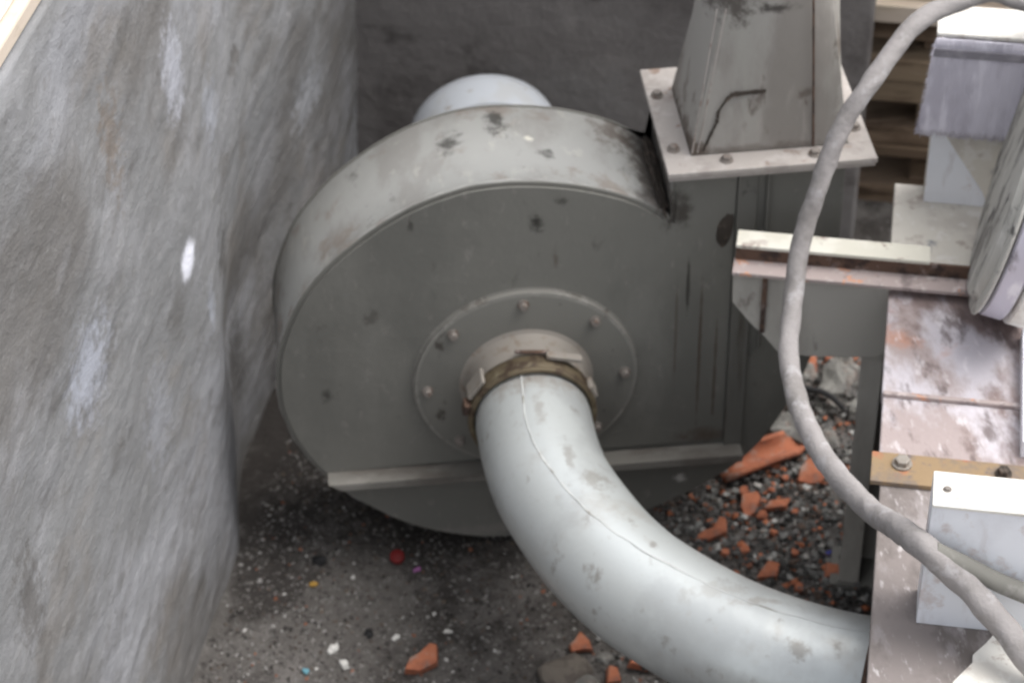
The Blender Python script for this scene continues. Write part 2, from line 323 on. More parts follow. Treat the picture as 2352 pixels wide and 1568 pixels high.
# ------------------------------------------------------------------ the ground
def ground_h(x, y):
    p = Vector((x, y, 0))
    h = -.385 + .012*noise.noise(p*4) + .007*noise.noise(p*11) + .004*noise.noise(p*31)
    h += .035*math.exp(-(((x-.55)/.22)**2 + ((y-.36)/.18)**2))     # heap of rubble by the leg
    h += .012*math.exp(-(((x+.35)/.2)**2 + ((y+.25)/.2)**2))
    return h
bm = bmesh.new(); NX, NY = 260, 260
xs = np.concatenate([np.linspace(-12, -1.0, 14)[:-1], np.linspace(-1.0, 1.3, NX), np.linspace(1.3, 12, 14)[1:]])
ys = np.concatenate([np.linspace(-12, -1.0, 14)[:-1], np.linspace(-1.0, 1.4, NY), np.linspace(1.4, 12, 14)[1:]])
gv = [[bm.verts.new((x, y, ground_h(x, y))) for x in xs] for y in ys]
for j in range(len(ys)-1):
    for i in range(len(xs)-1): bm.faces.new((gv[j][i], gv[j][i+1], gv[j+1][i+1], gv[j+1][i]))
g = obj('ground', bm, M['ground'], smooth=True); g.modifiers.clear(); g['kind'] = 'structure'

# ------------------------------------------------------------------ left wall, back wall
def rough_slab(name, F, u_len, z0, z1, nu, nz, amp, flip, m, depth, label, cat):
    """front face in plane x=0 (flip=False: runs along frame y) or y=0 (flip=True: runs along frame x)"""
    bm = bmesh.new(); a0, a1 = u_len; rows = []
    for j in range(nz+1):
        z = z0 + (z1-z0)*j/nz; row = []
        for i in range(nu+1):
            s = a0 + (a1-a0)*i/nu
            q = Vector((s, z*.75 + s*.35, 3.3))
            und = 0 if flip else .045*min(1, max(0, (s+.12)/.22))*min(1, max(0, (.30-z)/.35))*min(1, max(0, (.62-s)/.3))   # undercut foot of the wall
            d = amp*(noise.noise(q*2.2)*1.4 + noise.noise(q*6)*.55 + noise.noise(Vector((s*9 - z*14, z*20, 1)))*.15
                     + noise.noise(Vector((s*26 - z*30, z*50, 4)))*.07)
            edge = min(1, (z1-z)/.03, max(0, (a1-s)/.04) if flip else 1)
            d = d*max(edge, .15)
            p = (Vector((s, -d, z)) if flip else Vector((d-und, s, z)))
            row.append(bm.verts.new(F @ p))
        rows.append(row)
    for j in range(nz):
        for i in range(nu): bm.faces.new((rows[j][i], rows[j][i+1], rows[j+1][i+1], rows[j+1][i]))
    back = []
    for (j, i) in ((0, 0), (0, nu), (nz, nu), (nz, 0)):
        s = a0 + (a1-a0)*i/nu; z = z0 + (z1-z0)*j/nz
        back.append(bm.verts.new(F @ (Vector((s, depth, z)) if flip else Vector((-depth, s, z)))))
    bm.faces.new(back)
    edges = ([rows[0][i] for i in range(nu+1)], [rows[j][nu] for j in range(nz+1)],
             [rows[nz][i] for i in range(nu, -1, -1)], [rows[j][0] for j in range(nz, -1, -1)])
    for k, e in enumerate(edges): bm.faces.new(list(e) + [back[(k+1) % 4], back[k]])
    o = obj(name, bm, m, smooth=True); o.modifiers.clear()
    return meta(o, label, cat)
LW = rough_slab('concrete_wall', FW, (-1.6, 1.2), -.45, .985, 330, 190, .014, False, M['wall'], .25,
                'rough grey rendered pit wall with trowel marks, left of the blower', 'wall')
BW = rough_slab('concrete_wall', FB, (-.04, .99), -.45, 1.1, 120, 120, .006, True, M['backwall'], .12,
                'dark stained concrete wall behind the blower and duct', 'wall')
# coping board on top of the left wall, pale, at the top left corner
cb = thing('coping_board', FW @ Vector((-.12, -.9, .99)), 'pale beige board lying on top of the left wall', 'board')
obj('plank', box(-.20, -.004, -1.5, -.52, .99, 1.015, FW), M['wood_cream'], cb, bevel=.004)
obj('plank', box(-.18, -.02, -1.5, -.56, 1.0165, 1.035, FW), M['whitetop'], cb, bevel=.003)

# ------------------------------------------------------------------ the blower
scroll = [(.2335, .288), (.218, .303), (.180, .331), (.135, .353), (.07, .374), (.001, .385), (-.05, .386), (-.099, .379), (-.166, .355), (-.235, .313),
          (-.299, .258), (-.351, .190), (-.384, .113), (-.397, .05), (-.397, -.03), (-.374, -.115), (-.332, -.190),
          (-.281, -.249), (-.196, -.316), (-.1, -.354), (-.03, -.364), (.029, -.364), (.125, -.352), (.218, -.326), (.33, -.262),
          (.394, -.195), (.439, -.11), (.465, -.035), (.482, .05), (.494, .14), (.499, .22)]
sm = catmull([(x, 0, z) for x, z in scroll], 5)
outline = [(p.x, p.z) for p in sm] + [(.50, .29), (.50, .384), (.2345, .384), (.2345, .33)]
BL = thing('centrifugal_blower', (.05, .1, -.385), 'grey painted centrifugal blower with a round scroll casing, bolted inlet ring and pale motor behind', 'blower')
def clip(poly, keep):     # keep = (a,b,c): a*x+b*z<=c
    a, b, c = keep; o = []
    for i in range(len(poly)):
        p, q = poly[i], poly[(i+1) % len(poly)]
        dp, dq = a*p[0]+b*p[1]-c, a*q[0]+b*q[1]-c
        if dp <= 0: o.append(p)
        if dp*dq < 0:
            t = dp/(dp-dq); o.append((p[0]+(q[0]-p[0])*t, p[1]+(q[1]-p[1])*t))
    return o
def offset(poly, d):
    n = len(poly); o = []
    for i in range(n):
        a, b = Vector(poly[i-1]), Vector(poly[(i+1) % n]); t = (b-a).normalized()
        nrm = Vector((-t.y, t.x)); o.append((poly[i][0]+nrm.x*d, poly[i][1]+nrm.y*d))
    return o
area = sum(outline[i][0]*outline[(i+1) % len(outline)][1] - outline[(i+1) % len(outline)][0]*outline[i][1] for i in range(len(outline)))
sgn = -1 if area > 0 else 1
big = offset(outline, .003*sgn)
# rim strip: an open-topped band between the two side plates
bm = bmesh.new(); n_ = len(outline); ring = []
for j in range(3):
    yy = (.0, .1, .2)[j]
    ring.append([bm.verts.new((p[0], yy, p[1])) for p in outline])
for j in range(2):
    for i in range(n_):
        a, b = outline[i], outline[(i+1) % n_]
        if abs(a[1]-.384) < 1e-6 and abs(b[1]-.384) < 1e-6: continue
        bm.faces.new((ring[j][i], ring[j][(i+1) % n_], ring[j+1][(i+1) % n_], ring[j+1][i]))
rim = obj('rim_band', bm, M['paint_dusty'], BL, smooth=True)
sol = rim.modifiers.new('solid', 'SOLIDIFY'); sol.thickness = .003; sol.offset = 0
obj('front_plate', extrude_poly(big, -.004, -.0005), M['front'], BL, bevel=.0012)
obj('back_plate', extrude_poly(big, .2005, .204), M['paint'], BL)
cov = clip(clip(offset(outline, -.004*sgn), (1, 0, .332)), (0, -1, .176))
obj('cover_panel', extrude_poly(cov, -.0085, -.0045), M['front'], BL, bevel=.001)
obj('seam_strip', box(.3335, .364, -.0125, -.0045, -.188, .383), M['paint_streak'], BL, bevel=.0015)
obj('seam_strip', box(.379, .3835, -.014, -.0045, .02, .383), M['paint_streak'], BL, bevel=.001)
bm = extrude_poly([(-.334, -.176), (-.02, -.1815), (.362, -.189), (.362, -.1925), (-.02, -.185), (-.328, -.1795)], -.040, -.0045)
extrude_poly([(-.3275, -.180), (.362, -.193), (.362, -.2045), (-.312, -.1915)], -.040, -.0365, bm=bm)
obj('angle_bar', bm, M['bar'], BL, bevel=.0008)
# chipped weld bead along the front edge of the casing
arc = [p for p in sm if not (p.x > .1 and p.z < .28)]
arc = sm[:int(len(sm)*.62)]
obj('weld_seam', tube([Vector((p.x*1.004, .0005, p.z*1.004)) for p in arc], .0030, 8, wob=.8), M['paint_dusty'], BL, smooth=True)
# grime packed in the notch between casing and neck
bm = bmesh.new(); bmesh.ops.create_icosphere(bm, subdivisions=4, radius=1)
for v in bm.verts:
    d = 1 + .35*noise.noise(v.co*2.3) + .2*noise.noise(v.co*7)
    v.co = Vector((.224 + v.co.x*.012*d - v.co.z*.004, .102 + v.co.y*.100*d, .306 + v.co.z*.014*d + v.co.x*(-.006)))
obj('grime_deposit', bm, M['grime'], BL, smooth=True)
bm = bmesh.new(); bmesh.ops.create_icosphere(bm, subdivisions=3, radius=1)
for v in bm.verts:
    d = 1 + .3*noise.noise(v.co*1.6); v.co = Vector((.318 + v.co.x*.013*d + v.co.z*.004, -.009 + v.co.y*.003, .268 + v.co.z*.030*d))
obj('grime_patch', bm, M['grime'], BL, smooth=True)
# inlet
obj('ring_lip', lathe([(.0045, .1845), (.0095, .1845), (.0100, .1812), (.0190, .1812), (.0198, .1765)], (0, 0, 0), (0, -1, 0), 96), mat('ring_edge_lit', (.235, .228, .208), [((.33, .315, .29), 30, .54, .7, (1, 1, 1), .7), ((.10, .085, .07), 26, .6, .74, (1, 1, 1), .7)], rough=.6), BL, smooth=True)  # lip coloured paler than the ring to paint its lit edge
lr = lathe([(.0045, .176), (.0203, .176), (.0208, .174)], (0, 0, 0), (0, -1, 0), 96)
obj('inlet_ring', lr, M['paint'], BL, smooth=True)
for k in range(8):
    a = R(1 + 45*k)
    hexbolt((.161*math.cos(a), -.0205, .161*math.sin(a)), (0, -1, 0), .0070, .011, BL, M['bolt'])
obj('inlet_collar', lathe([(.0205, .110), (.024, .103), (.034, .0985), (.070, .0975), (.070, .094), (.022, .094)], (0, 0, 0), (0, -1, 0), 72, closed_ends=False), M['latch'], BL, smooth=True)
# lower mouth flange and neck, motor
def ringframe(x0, x1, y0, y1, z0, z1, ix0, ix1, iy0, iy1):
    bm = bmesh.new(); box(x0, x1, y0, iy0, z0, z1, bm=bm); box(x0, x1, iy1, y1, z0, z1, bm=bm)
    box(x0, ix0, iy0, iy1, z0, z1, bm=bm); box(ix1, x1, iy0, iy1, z0, z1, bm=bm); return bm
obj('mouth_flange', ringframe(.222, .541, -.030, .252, .3845, .3915, .236, .498, .002, .198), M['flange'], BL, bevel=.0008)
obj('motor', lathe([(0, .075), (.03, .075), (.032, .139), (.30, .143), (.34, .143), (.342, .139), (.36, .139), (.362, .1435), (.430, .1435),
                    (.460, .138), (.485, .118), (.502, .10), (.510, .06)], (0, .206, 0), (0, 1, 0), 72), M['motor'], BL, smooth=True)
obj('base_frame', box(-.22, .20, .22, .56, -.41, -.375, bm=box(-.1, .1, .23, .55, -.375, -.128)), M['paint'], BL)

# ------------------------------------------------------------------ discharge duct above the blower
DD = thing('discharge_duct', (.38, .11, .392), 'square to round sheet metal duct bolted on the blower mouth', 'duct')
obj('duct_flange', ringframe(.220, .543, -.033, .254, .3925, .401, .262, .507, .011, .197), M['flange'], DD, bevel=.001)
def sq_pt(k, n):
    x0, x1, y0, y1 = .2625, .5065, .0115, .1965; t = k/n*4; s = int(t) % 4; f = t - int(t)
    c = [(x1, y0), (x1, y1), (x0, y1), (x0, y0)]; a, b = c[s], c[(s+1) % 4]
    return a[0]+(b[0]-a[0])*f, a[1]+(b[1]-a[1])*f
bm = bmesh.new(); K = 64; rings = []
for j in range(13):
    t = j/12; z = .4015 + .30*t; row = []
    for k in range(K):
        x, y = sq_pt(k, K); a = R(-45) + 2*math.pi*k/K
        cx, cy = .389 + .101*math.cos(a), .104 + .095*math.sin(a)
        row.append(bm.verts.new((x+(cx-x)*t, y+(cy-y)*t, z)))
    rings.append(row)
for a, b in zip(rings, rings[1:]):
    for k in range(K): bm.faces.new((a[k], a[(k+1) % K], b[(k+1) % K], b[k]))
tr = obj('transition', bm, M['duct'], DD); tr.modifiers.new('solid', 'SOLIDIFY').thickness = .002
for p in tr.data.polygons: p.use_smooth = True
es = tr.modifiers.new('split', 'EDGE_SPLIT'); es.split_angle = R(25)
obj('round_duct', lathe([(0, .1015), (.012, .1035), (.02, .1015), (.65, .1015)], (.389, .104, .7015), (0, 0, 1), 64), M['duct'], DD, smooth=True)
# lapped sheet seam on the transition and the rust line
obj('lap_seam', tube([Vector((.452, .0105, .402)), Vector((.442, .0085, .55)), Vector((.432, .0095, .70))], .0018, 8), M['rust'], DD)
sc_pts = catmull([(.281, 0, .408), (.290, 0, .435), (.300, 0, .462), (.302, 0, .48), (.318, 0, .505), (.335, 0, .509), (.372, 0, .511)], 5)
up_, dn_ = [], []
for i_, p_ in enumerate(sc_pts):
    t_ = (sc_pts[min(i_+1, len(sc_pts)-1)] - sc_pts[max(i_-1, 0)]).normalized(); w_ = .0008 + .0024*abs(noise.noise(Vector((i_*.45, 3, 1))))*2 + (.0012 if i_ > 18 else 0)
    up_.append((p_.x - t_.z*w_, p_.z + t_.x*w_)); dn_.append((p_.x + t_.z*w_, p_.z - t_.x*w_))
obj('dark_scratch', extrude_poly(up_ + dn_[::-1], .0088, .0120), M['grime'], DD)
for xa, xb in ((.2635, .292), (.272, .305)):
    obj('bright_crease', tube([Vector((xa, .0112, .405)), Vector((xb, .0118 if xa < .27 else .0098, .66))], .0011, 6), M['flange'], DD)
for x, y in ((.314, -.008), (.236, .177), (.238, .03), (.45, -.010), (.525, .05)):
    hexbolt((x, y, .4012), (0, 0, 1), .0075, .009, DD, M['bolt'])

# ------------------------------------------------------------------ white elbow pipe
pc = catmull([(0, -.074, 0), (0, -.12, 0), (.003, -.20, -.001), (.014, -.275, -.002), (.042, -.36, -.003), (.077, -.44, -.003), (.126, -.515, -.003), (.218, -.61, -.003), (.312, -.675, -.003),
              (.405, -.718, -.003), (.50, -.75, -.003), (.75, -.825, -.003)], 8)
PP = thing('elbow_pipe', (.1, -.4, -.09), 'fat white elbow pipe curving from the blower inlet down to the right', 'pipe')
obj('pipe_shell', tube(pc, [.091 if i < 8 else .0925 for i in range(len(pc))], 64), M['pipe'], PP, smooth=True)
# welded seam along the upper side of the pipe
sp = []
for i in range(4, len(pc)-14):
    t = (pc[i+1]-pc[i-1]).normalized(); nn = Vector((0, 0, 1)); bb = t.cross(nn)
    a = R(-6 - 10*math.sin(i*.07)); q = nn*math.cos(a) - bb*math.sin(a)
    sp.append(pc[i] + q*(.0918 + .0006))
obj('pipe_seam', tube([p_ + Vector((noise.noise(p_*30), noise.noise(p_*30+Vector((5, 0, 0))), 0))*.0022 for p_ in sp], .0012, 6, wob=.9), mat('dirty_seam', (.52, .53, .52), [((.22, .19, .155), 16, .54, .72, (1, 1, 1))], rough=.8), PP, smooth=True)
obj('clamp_band', lathe([(.072, .0985), (.076, .101), (.098, .101), (.102, .0985), (.102, .0935), (.072, .0935)], (0, 0, 0), (0, -1, 0), 72, closed_ends=False), M['brass'], PP, smooth=True)
ringp = [Vector((.0985*math.cos(2*math.pi*i/72), -.107, .0985*math.sin(2*math.pi*i/72))) for i in range(73)]
obj('clamp_ring', tube(ringp, .0052, 10, caps=False), M['brass'], PP, smooth=True)
# over-centre latches: a pair of lugs and levers
def tangent_box(adeg, r0, r1, w0, w1, y0, y1, name, m, tilt=0):
    A = Matrix.Rotation(R(-(adeg-90)), 4, 'Y')
    bm = box(w0, w1, y0, y1, r0, r1)
    if tilt: bm.transform(Matrix.Translation((w0, 0, r0)) @ Matrix.Rotation(R(tilt), 4, 'Y') @ Matrix.Translation((-w0, 0, -r0)))
    bm.transform(A); return obj(name, bm, m, PP, bevel=.0015)
tangent_box(66, .1012, .109, -.018, .040, -.088, -.074, 'latch_lever', M['latch'], -10)
tangent_box(84, .1012, .105, -.034, .022, -.073, -.066, 'latch_plate', M['rust'])
tangent_box(146, .1012, .108, -.022, .020, -.100, -.066, 'latch_plate', M['latch'])
tangent_box(168, .1012, .112, -.010, .010, -.106, -.084, 'latch_lug', M['rust'])
tangent_box(22, .1012, .109, -.012, .012, -.106, -.080, 'latch_lug', M['latch'])
t_ = Vector((.093, -.040, 0)).normalized()
obj('end_collar', lathe([(0, .0925), (0, .0990), (.009, .0990), (.011, .0965), (.05, .0965), (.05, .0925)], (.401, -.7168, -.003), t_, 64, closed_ends=False), M['rust'], PP, smooth=True)

# ------------------------------------------------------------------ machine frame at the right
MF = thing('machine_frame', FT @ Vector((.3, -.3, -.385)), 'dust covered steel machine bench with a channel arm reaching over the blower', 'machine')
zt = .27
obj('bench_panel', box(.014, 1.1, -.2345, .0148, zt-.02, zt+.003, FT), M['table'], MF, bevel=.002)
o_ = obj('bench_panel', box(.012, 1.1, .0155, .277, zt-.02, zt, FT), M['cream'], MF, bevel=.002); o_['label'] = 'bare cream painted bench panel'
obj('bench_panel', box(.016, 1.1, -.3655, -.235, zt-.02, zt-.001, FT), M['table'], MF, bevel=.002)
obj('bench_panel', box(.020, 1.1, -1.3, -.366, zt-.02, zt-.003, FT), M['table_low'], MF, bevel=.002)
o_ = obj('step_lip', box(.016, 1.1, -.2405, -.2325, zt-.0008, zt+.006, FT), M['chan_low'], MF, bevel=.001)
o_ = obj('cross_strip', box(.006, .30, -.422, -.362, zt-.0025, zt+.0055, FT), M['yellow'], MF, bevel=.001); o_['label'] = 'worn ochre yellow strip'
hexbolt(FT @ Vector((.048, -.384, zt+.0058)), (0, 0, 1), .0105, .011, MF, M['latch'])
hexbolt(FT @ Vector((.186, -.384, zt+.0058)), (0, 0, 1), .0085, .011, MF, M['grime'])
# arm: channel with cream top flange, rust brown web and a dusty lower flange
obj('arm_top_flange', box(-.220, .070, .014, .053, .316, .322, FT), M['chan_top'], MF, bevel=.001)
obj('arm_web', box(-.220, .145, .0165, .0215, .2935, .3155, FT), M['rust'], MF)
obj('arm_lower_flange', box(-.222, .145, -.0165, .0215, .2865, .293, FT), M['chan_low'], MF, bevel=.001)
pl = [(-.222, .286), (-.220, .222), (-.196, .190), (-.184, .176), (-.168, .160), (-.146, .131), (-.10, .127), (.008, .138), (.018, .150), (.0185, .286)]
obj('hanging_plate', extrude_poly(pl, .000, .006, F=FT), M['leg'], MF, bevel=.001)
obj('plate_stiffener', box(-.176, -.168, -.005, -.0005, .17, .285, FT), M['rust'], MF)
bm = box(-.016, .018, .0085, .0145, -.40, .16, FT); box(.0125, .018, .015, .075, -.40, .249, FT, bm); box(.0185, .042, .069, .075, -.40, .249, FT, bm)
obj('bench_leg', bm, M['leg'], MF, bevel=.0008)
obj('foot_plate', box(-.03, .06, .0, .09, -.405, -.368, FT), M['paint'], MF)
obj('shade_panel', box(.10, .106, -1.25, .25, -.41, zt-.021, FT), M['dark'], MF)  # added dark sheet standing for the shade under the bench
obj('bench_leg', box(.6, .65, -1.2, -1.15, -.41, zt-.021, FT), M['paint'], MF)
obj('bench_leg', box(.9, .95, .15, .2, -.41, zt-.021, FT), M['paint'], MF)

# white enamel cover with a lit dusty top (lower right)
WC = thing('white_cover', FT @ Vector((.25, -.64, zt)), 'pale blue white enamel cover standing at the lower right of the bench', 'cover')
obj('front_sheet', box(.0775, .30, -.672, -.668, zt-.002, .476, FT), M['white'], WC, bevel=.001)
obj('top_sheet', box(.0775, .30, -.674, -.612, .4765, .482, FT), M['whitetop'], WC, bevel=.0015)
obj('back_sheet', box(.0775, .30, -.616, -.612, zt-.002, .476, FT), M['white'], WC)
obj('end_sheet', box(.0775, .0815, -.6675, -.6165, zt-.002, .476, FT), M['white'], WC)
bm = extrude_poly([(.178, -.679), (.166, -.70), (.150, -.722), (.150, -.735), (.127, -.77), (.120, -.79), (.105, -.83), (.09, -.9), (.3, -.9), (.3, -.679)], zt-.0025, zt+.004, axis='z', F=FT)
meta(obj('white_sheet', bm, M['whitetop'], org=FT @ Vector((.3, -.8, zt))), 'ragged white sheet lying on the bench in front of the white cover', 'sheet')

for u_ in (.095, .20):
    hexbolt(FT @ Vector((u_, -.644, .4822)), (0, 0, 1), .004, .003, WC, M['bolt'], 'screw')
# rear guard with a lavender felt flap (upper right)
GD = thing('rear_guard', FT @ Vector((.2, .26, zt)), 'cream topped guard hung with a frayed lavender flap at the upper right of the bench', 'guard')
obj('front_sheet', box(.058, .30, .232, .236, zt+.001, .588, FT), M['white'], GD, bevel=.001)
obj('end_sheet', box(.058, .062, .2365, .292, zt+.001, .588, FT), M['cream'], GD)
obj('top_sheet', box(.048, .30, .216, .296, .5885, .595, FT), M['whitetop'], GD, bevel=.0015)
bm = extrude_poly([(.075, zt+.002), (.165, zt+.002), (.165, .40), (.075, .40), (.068, .36)], .2285, .2315, F=FT)
o_ = obj('worn_patch', extrude_poly([(.082, .40), (.10, .372), (.125, .335), (.148, .30), (.158, zt+.002), (.185, zt+.002), (.185, .42), (.082, .42)], .2290, .2316, F=FT), M['cream'], GD)
bm.free()
bm = bmesh.new(); rng = random.Random(5); NC, NR = 90, 14; rows = []
for j in range(NR+1):
    row = []
    for i in range(NC+1):
        t = j/NR; u = .047 + .25*i/NC; dz = .164 + .006*noise.noise(Vector((i*.35, 2, 0))) + .004*rng.random()
        ul = u - .012*t*(1 if i == 0 else max(0, 1-i/12)) + (.002*rng.uniform(-1, 1) if i == 0 else 0)
        v = .214 - .010*math.sin(t*1.4) + .002*noise.noise(Vector((i*.2, j*.6, 0)))
        row.append(bm.verts.new(FT @ Vector((ul, v, .588 - dz*t))))
    rows.append(row)
for j in range(NR):
    for i in range(NC): bm.faces.new((rows[j][i], rows[j][i+1], rows[j+1][i+1], rows[j+1][i]))
fl = obj('felt_flap', bm, M['felt'], GD, smooth=True); fl.modifiers.clear(); fl.modifiers.new('solid', 'SOLIDIFY').thickness = .005
bm = bmesh.new()
for k in range(420):        # frayed fibres on the lower and left edge
    if k < 300: u, z, du, dz = .04 + .25*rng.random(), .588-.164 + .004*rng.random(), -.003*rng.random(), -.004-.008*rng.random()
    else:
        t = rng.random(); u, z, du, dz = .047 - .012*t, .588 - .164*t, -.003-.004*rng.random(), -.008*rng.random()
    p = FT @ Vector((u, .203, z)); q = FT @ Vector((u+du, .202-.003*rng.random(), z+dz)); s = Vector((.0007, 0, 0))
    a = [bm.verts.new(x) for x in (p-s, p+s, q)]; b = bm.verts.new(p + Vector((0, .001, 0)))
    bm.faces.new(a); bm.faces.new((a[0], a[2], b)); bm.faces.new((a[1], b, a[2])); bm.faces.new((a[0], b, a[1]))
f_ = obj('frayed_edge', bm, M['felt'], GD); f_['kind'] = 'stuff'
obj('hem_strip', box(.046, .298, .2045, .2095, .560, .574, FT), mat('dark_hem', (.26, .25, .28), [((.4, .38, .42), 30, .5, .7, (1, 1, 1), .7)], rough=.95), GD, bevel=.001)

meta(obj('side_guard', box(.209, .30, -.34, -.085, zt-.0005, .30, FT), M['white'], org=FT @ Vector((.4, -.2, zt)), bevel=.002),
     'pale guard plate on the bench below the drum, cut by the right edge', 'guard')
# worn drum standing on the bench
DR = thing('drum_roller', FT @ Vector((.25, .04, zt)), 'worn grey drum with grooved tread standing at the right edge of the bench', 'drum')
dc = FT @ Vector((.176, .034, zt+.224)); dax = (FT.to_3x3() @ Vector((1, -.09, -.19))).normalized()
def dring(d0, d1, r, name, m):
    obj(name, lathe([(d0, r-.02), (d0, r-.004), (d0+.003, r), (d1-.003, r), (d1, r-.004), (d1, r-.02)], dc, dax, 120, closed_ends=False), m, DR, smooth=True)
dring(.0, .008, .222, 'rim_band', M['drum'])
dring(.0115, .045, .219, 'rim_band', M['drum_shiny'])
dring(.049, .085, .221, 'rim_band', M['whitetop'])
obj('drum_core', lathe([(-.012, .10), (-.010, .195), (.003, .204), (.082, .204)], dc, dax, 80), M['drum'], DR, smooth=True)

# ------------------------------------------------------------------ hoses
H1 = [(0.79, -0.017, 0.636), (0.734, -0.042, 0.668), (0.686, -0.039, 0.685), (0.634, -0.045, 0.679), (0.563, -0.077, 0.665), (0.489, -0.14, 0.615), (0.443, -0.168, 0.556), (0.41, -0.201, 0.482), (0.382, -0.234, 0.408), (0.362, -0.291, 0.342), (0.343, -0.369, 0.31), (0.339, -0.471, 0.301), (0.354, -0.58, 0.3), (0.378, -0.722, 0.343), (0.388, -0.807, 0.395), (0.401, -0.878, 0.429), (0.445, -0.896, 0.387), (0.491, -0.93, 0.342), (0.518, -0.968, 0.316), (0.554, -1.01, 0.277)]
H2 = [(0.41, -0.886, 0.43), (0.457, -0.889, 0.398), (0.495, -0.9, 0.377), (0.533, -0.91, 0.359), (0.579, -0.934, 0.342)]
hp = catmull(H1, 12)
HO = meta(obj('dusty_hose', tube(hp, [.0143 + .0030*min(1, max(0, (i-len(hp)*.5)/(len(hp)*.3))) for i in range(len(hp))], 20, wob=.16), M['hose'], smooth=True, org=(.43, -.5, .3)),
          'thick dust coated hose looping over the channel arm down to the bench', 'hose')
HO2 = meta(obj('thin_hose', tube(catmull(H2, 8), .0125, 16, wob=.05), M['hose2'], smooth=True, org=(.48, -.9, .36)),
           'olive grey hose lying across the white cover beside the dusty one', 'hose')

# ------------------------------------------------------------------ wooden pallets behind the back wall
def pallet(z0, label, rows):
    P = thing('wooden_pallet', FB @ Vector((1.3, .4, z0)), label, 'pallet', 'pallets stacked behind the wall')
    for (za, zb, v0, name, m) in rows: 
        if name == 'block':
            for u0 in (1.09, 1.62): obj('block', box(u0, u0+.14, v0, v0+.6, za, zb-.0015, FB), M[m], P, bevel=.002)
        else:
            for k in range(4): obj(name, box(.93, 1.95, v0+k*.17, v0+k*.17+.13, za, zb-.0015, FB), M[m], P, bevel=.002)
    return P
pallet(-.40, 'dark lowest pallet of the stack beyond the end of the back wall', [(-.40, -.345, .17, 'bottom_board', 'wood'), (-.345, -.262, .20, 'block', 'wood'), (-.262, -.236, .16, 'deck_board', 'wood')])
pallet(-.236, 'brown middle pallet of the stack beyond the end of the back wall', [(-.236, -.196, .165, 'bottom_board', 'wood'), (-.196, -.130, .19, 'block', 'wood_tan'), (-.130, -.080, .16, 'deck_board', 'wood_tan')])
pallet(-.078, 'upper pallet of the stack with a cream board on top', [(-.078, -.028, .155, 'bottom_board', 'wood_tan'), (-.028, .012, .20, 'block', 'wood'), (.012, .058, .165, 'deck_board', 'wood')])
cbd = thing('cream_board', FB @ Vector((1.4, .4, .06)), 'cream planks lying on the topmost pallet behind the wall', 'planks')
for k in range(3): obj('plank', box(.93, 1.95, .145 + k*.165, .30 + k*.165, .060, .098, FB), M['wood_cream'], cbd, bevel=.002)
meta(obj('wooden_crate', box(.95, 1.95, .17, .62, .10, .34, FB), M['wood_cream'], org=FB @ Vector((1.4, .4, .1)), bevel=.003), 'cream wooden crate standing on the stacked pallets', 'crate')

# ------------------------------------------------------------------ gravel, dust and litter
rng = np.random.default_rng(11)
def grit(name, n, region, smin, smax, pw, palette, weights, lift=.0, flat=.6):
    V = np.array([(1, 0, 0), (-1, 0, 0), (0, 1, 0), (0, -1, 0), (0, 0, 1), (0, 0, -1)], float)
    Fc = np.array([(0, 2, 4), (2, 1, 4), (1, 3, 4), (3, 0, 4), (2, 0, 5), (1, 2, 5), (3, 1, 5), (0, 3, 5)])
    vs, cs = [], []; k = 0
    while k < n:
        x, y = region()
        s = smin + (smax-smin)*rng.random()**pw
        q = V*s*.5*rng.uniform(.55, 1.35, (6, 1)) + rng.normal(0, s*.08, (6, 3)); q[:, 2] *= flat
        a = rng.uniform(0, 6.28, 3); c, s_ = np.cos(a), np.sin(a)
        Rz = np.array([[c[0], -s_[0], 0], [s_[0], c[0], 0], [0, 0, 1]]); Rx = np.array([[1, 0, 0], [0, c[1], -s_[1]], [0, s_[1], c[1]]])
        t = .35; Rx = np.array([[1, 0, 0], [0, np.cos(t*np.sin(a[1])), -np.sin(t*np.sin(a[1]))], [0, np.sin(t*np.sin(a[1])), np.cos(t*np.sin(a[1]))]])
        q = q @ Rx.T @ Rz.T
        vs.append(q + np.array([x, y, ground_h(x, y) + s*.12 + lift*rng.random()]))
        col = np.array(palette[rng.choice(len(palette), p=weights)])*rng.uniform(.65, 1.3)
        cs.append(np.tile(np.append(col, 1), (6, 1))); k += 1
    vs = np.concatenate(vs); cs = np.concatenate(cs)
    fs = (Fc[None] + (np.arange(n)*6)[:, None, None]).reshape(-1, 3)
    me = bpy.data.meshes.new(name); me.from_pydata(vs.tolist(), [], fs.tolist())
    at = me.color_attributes.new('tint', 'FLOAT_COLOR', 'POINT'); at.data.foreach_set('color', np.clip(cs, 0, 1).ravel())
    me.materials.append(M['chip_stuff']); o = bpy.data.objects.new(name, me); COL.objects.link(o)
    return o
def wall_x(y): return -.464 + .2905*(y-.152) + .012
def reg_left():
    while True:
        x, y = rng.uniform(-.62, .45), rng.uniform(-.55, 1.0)
        if x > wall_x(y) and y < .95-.29*(x+.2): return x, y
def reg_right():
    while True:
        x, y = rng.normal(.45, .18), rng.uniform(-.35, .72)
        if .05 < x < .95 and y < .92-.29*(x+.2) : return x, y
greys = [(.06, .055, .051), (.11, .10, .095), (.17, .16, .15), (.25, .24, .23), (.24, .10, .06), (.44, .43, .41), (.10, .08, .065)]
o = grit('ash_grit', 34000, reg_left, .0022, .010, 2.6, greys, [.25, .28, .25, .08, .02, .02, .10])
meta(o, 'fine dark ash and grit covering the pit floor', 'grit', kind='stuff')
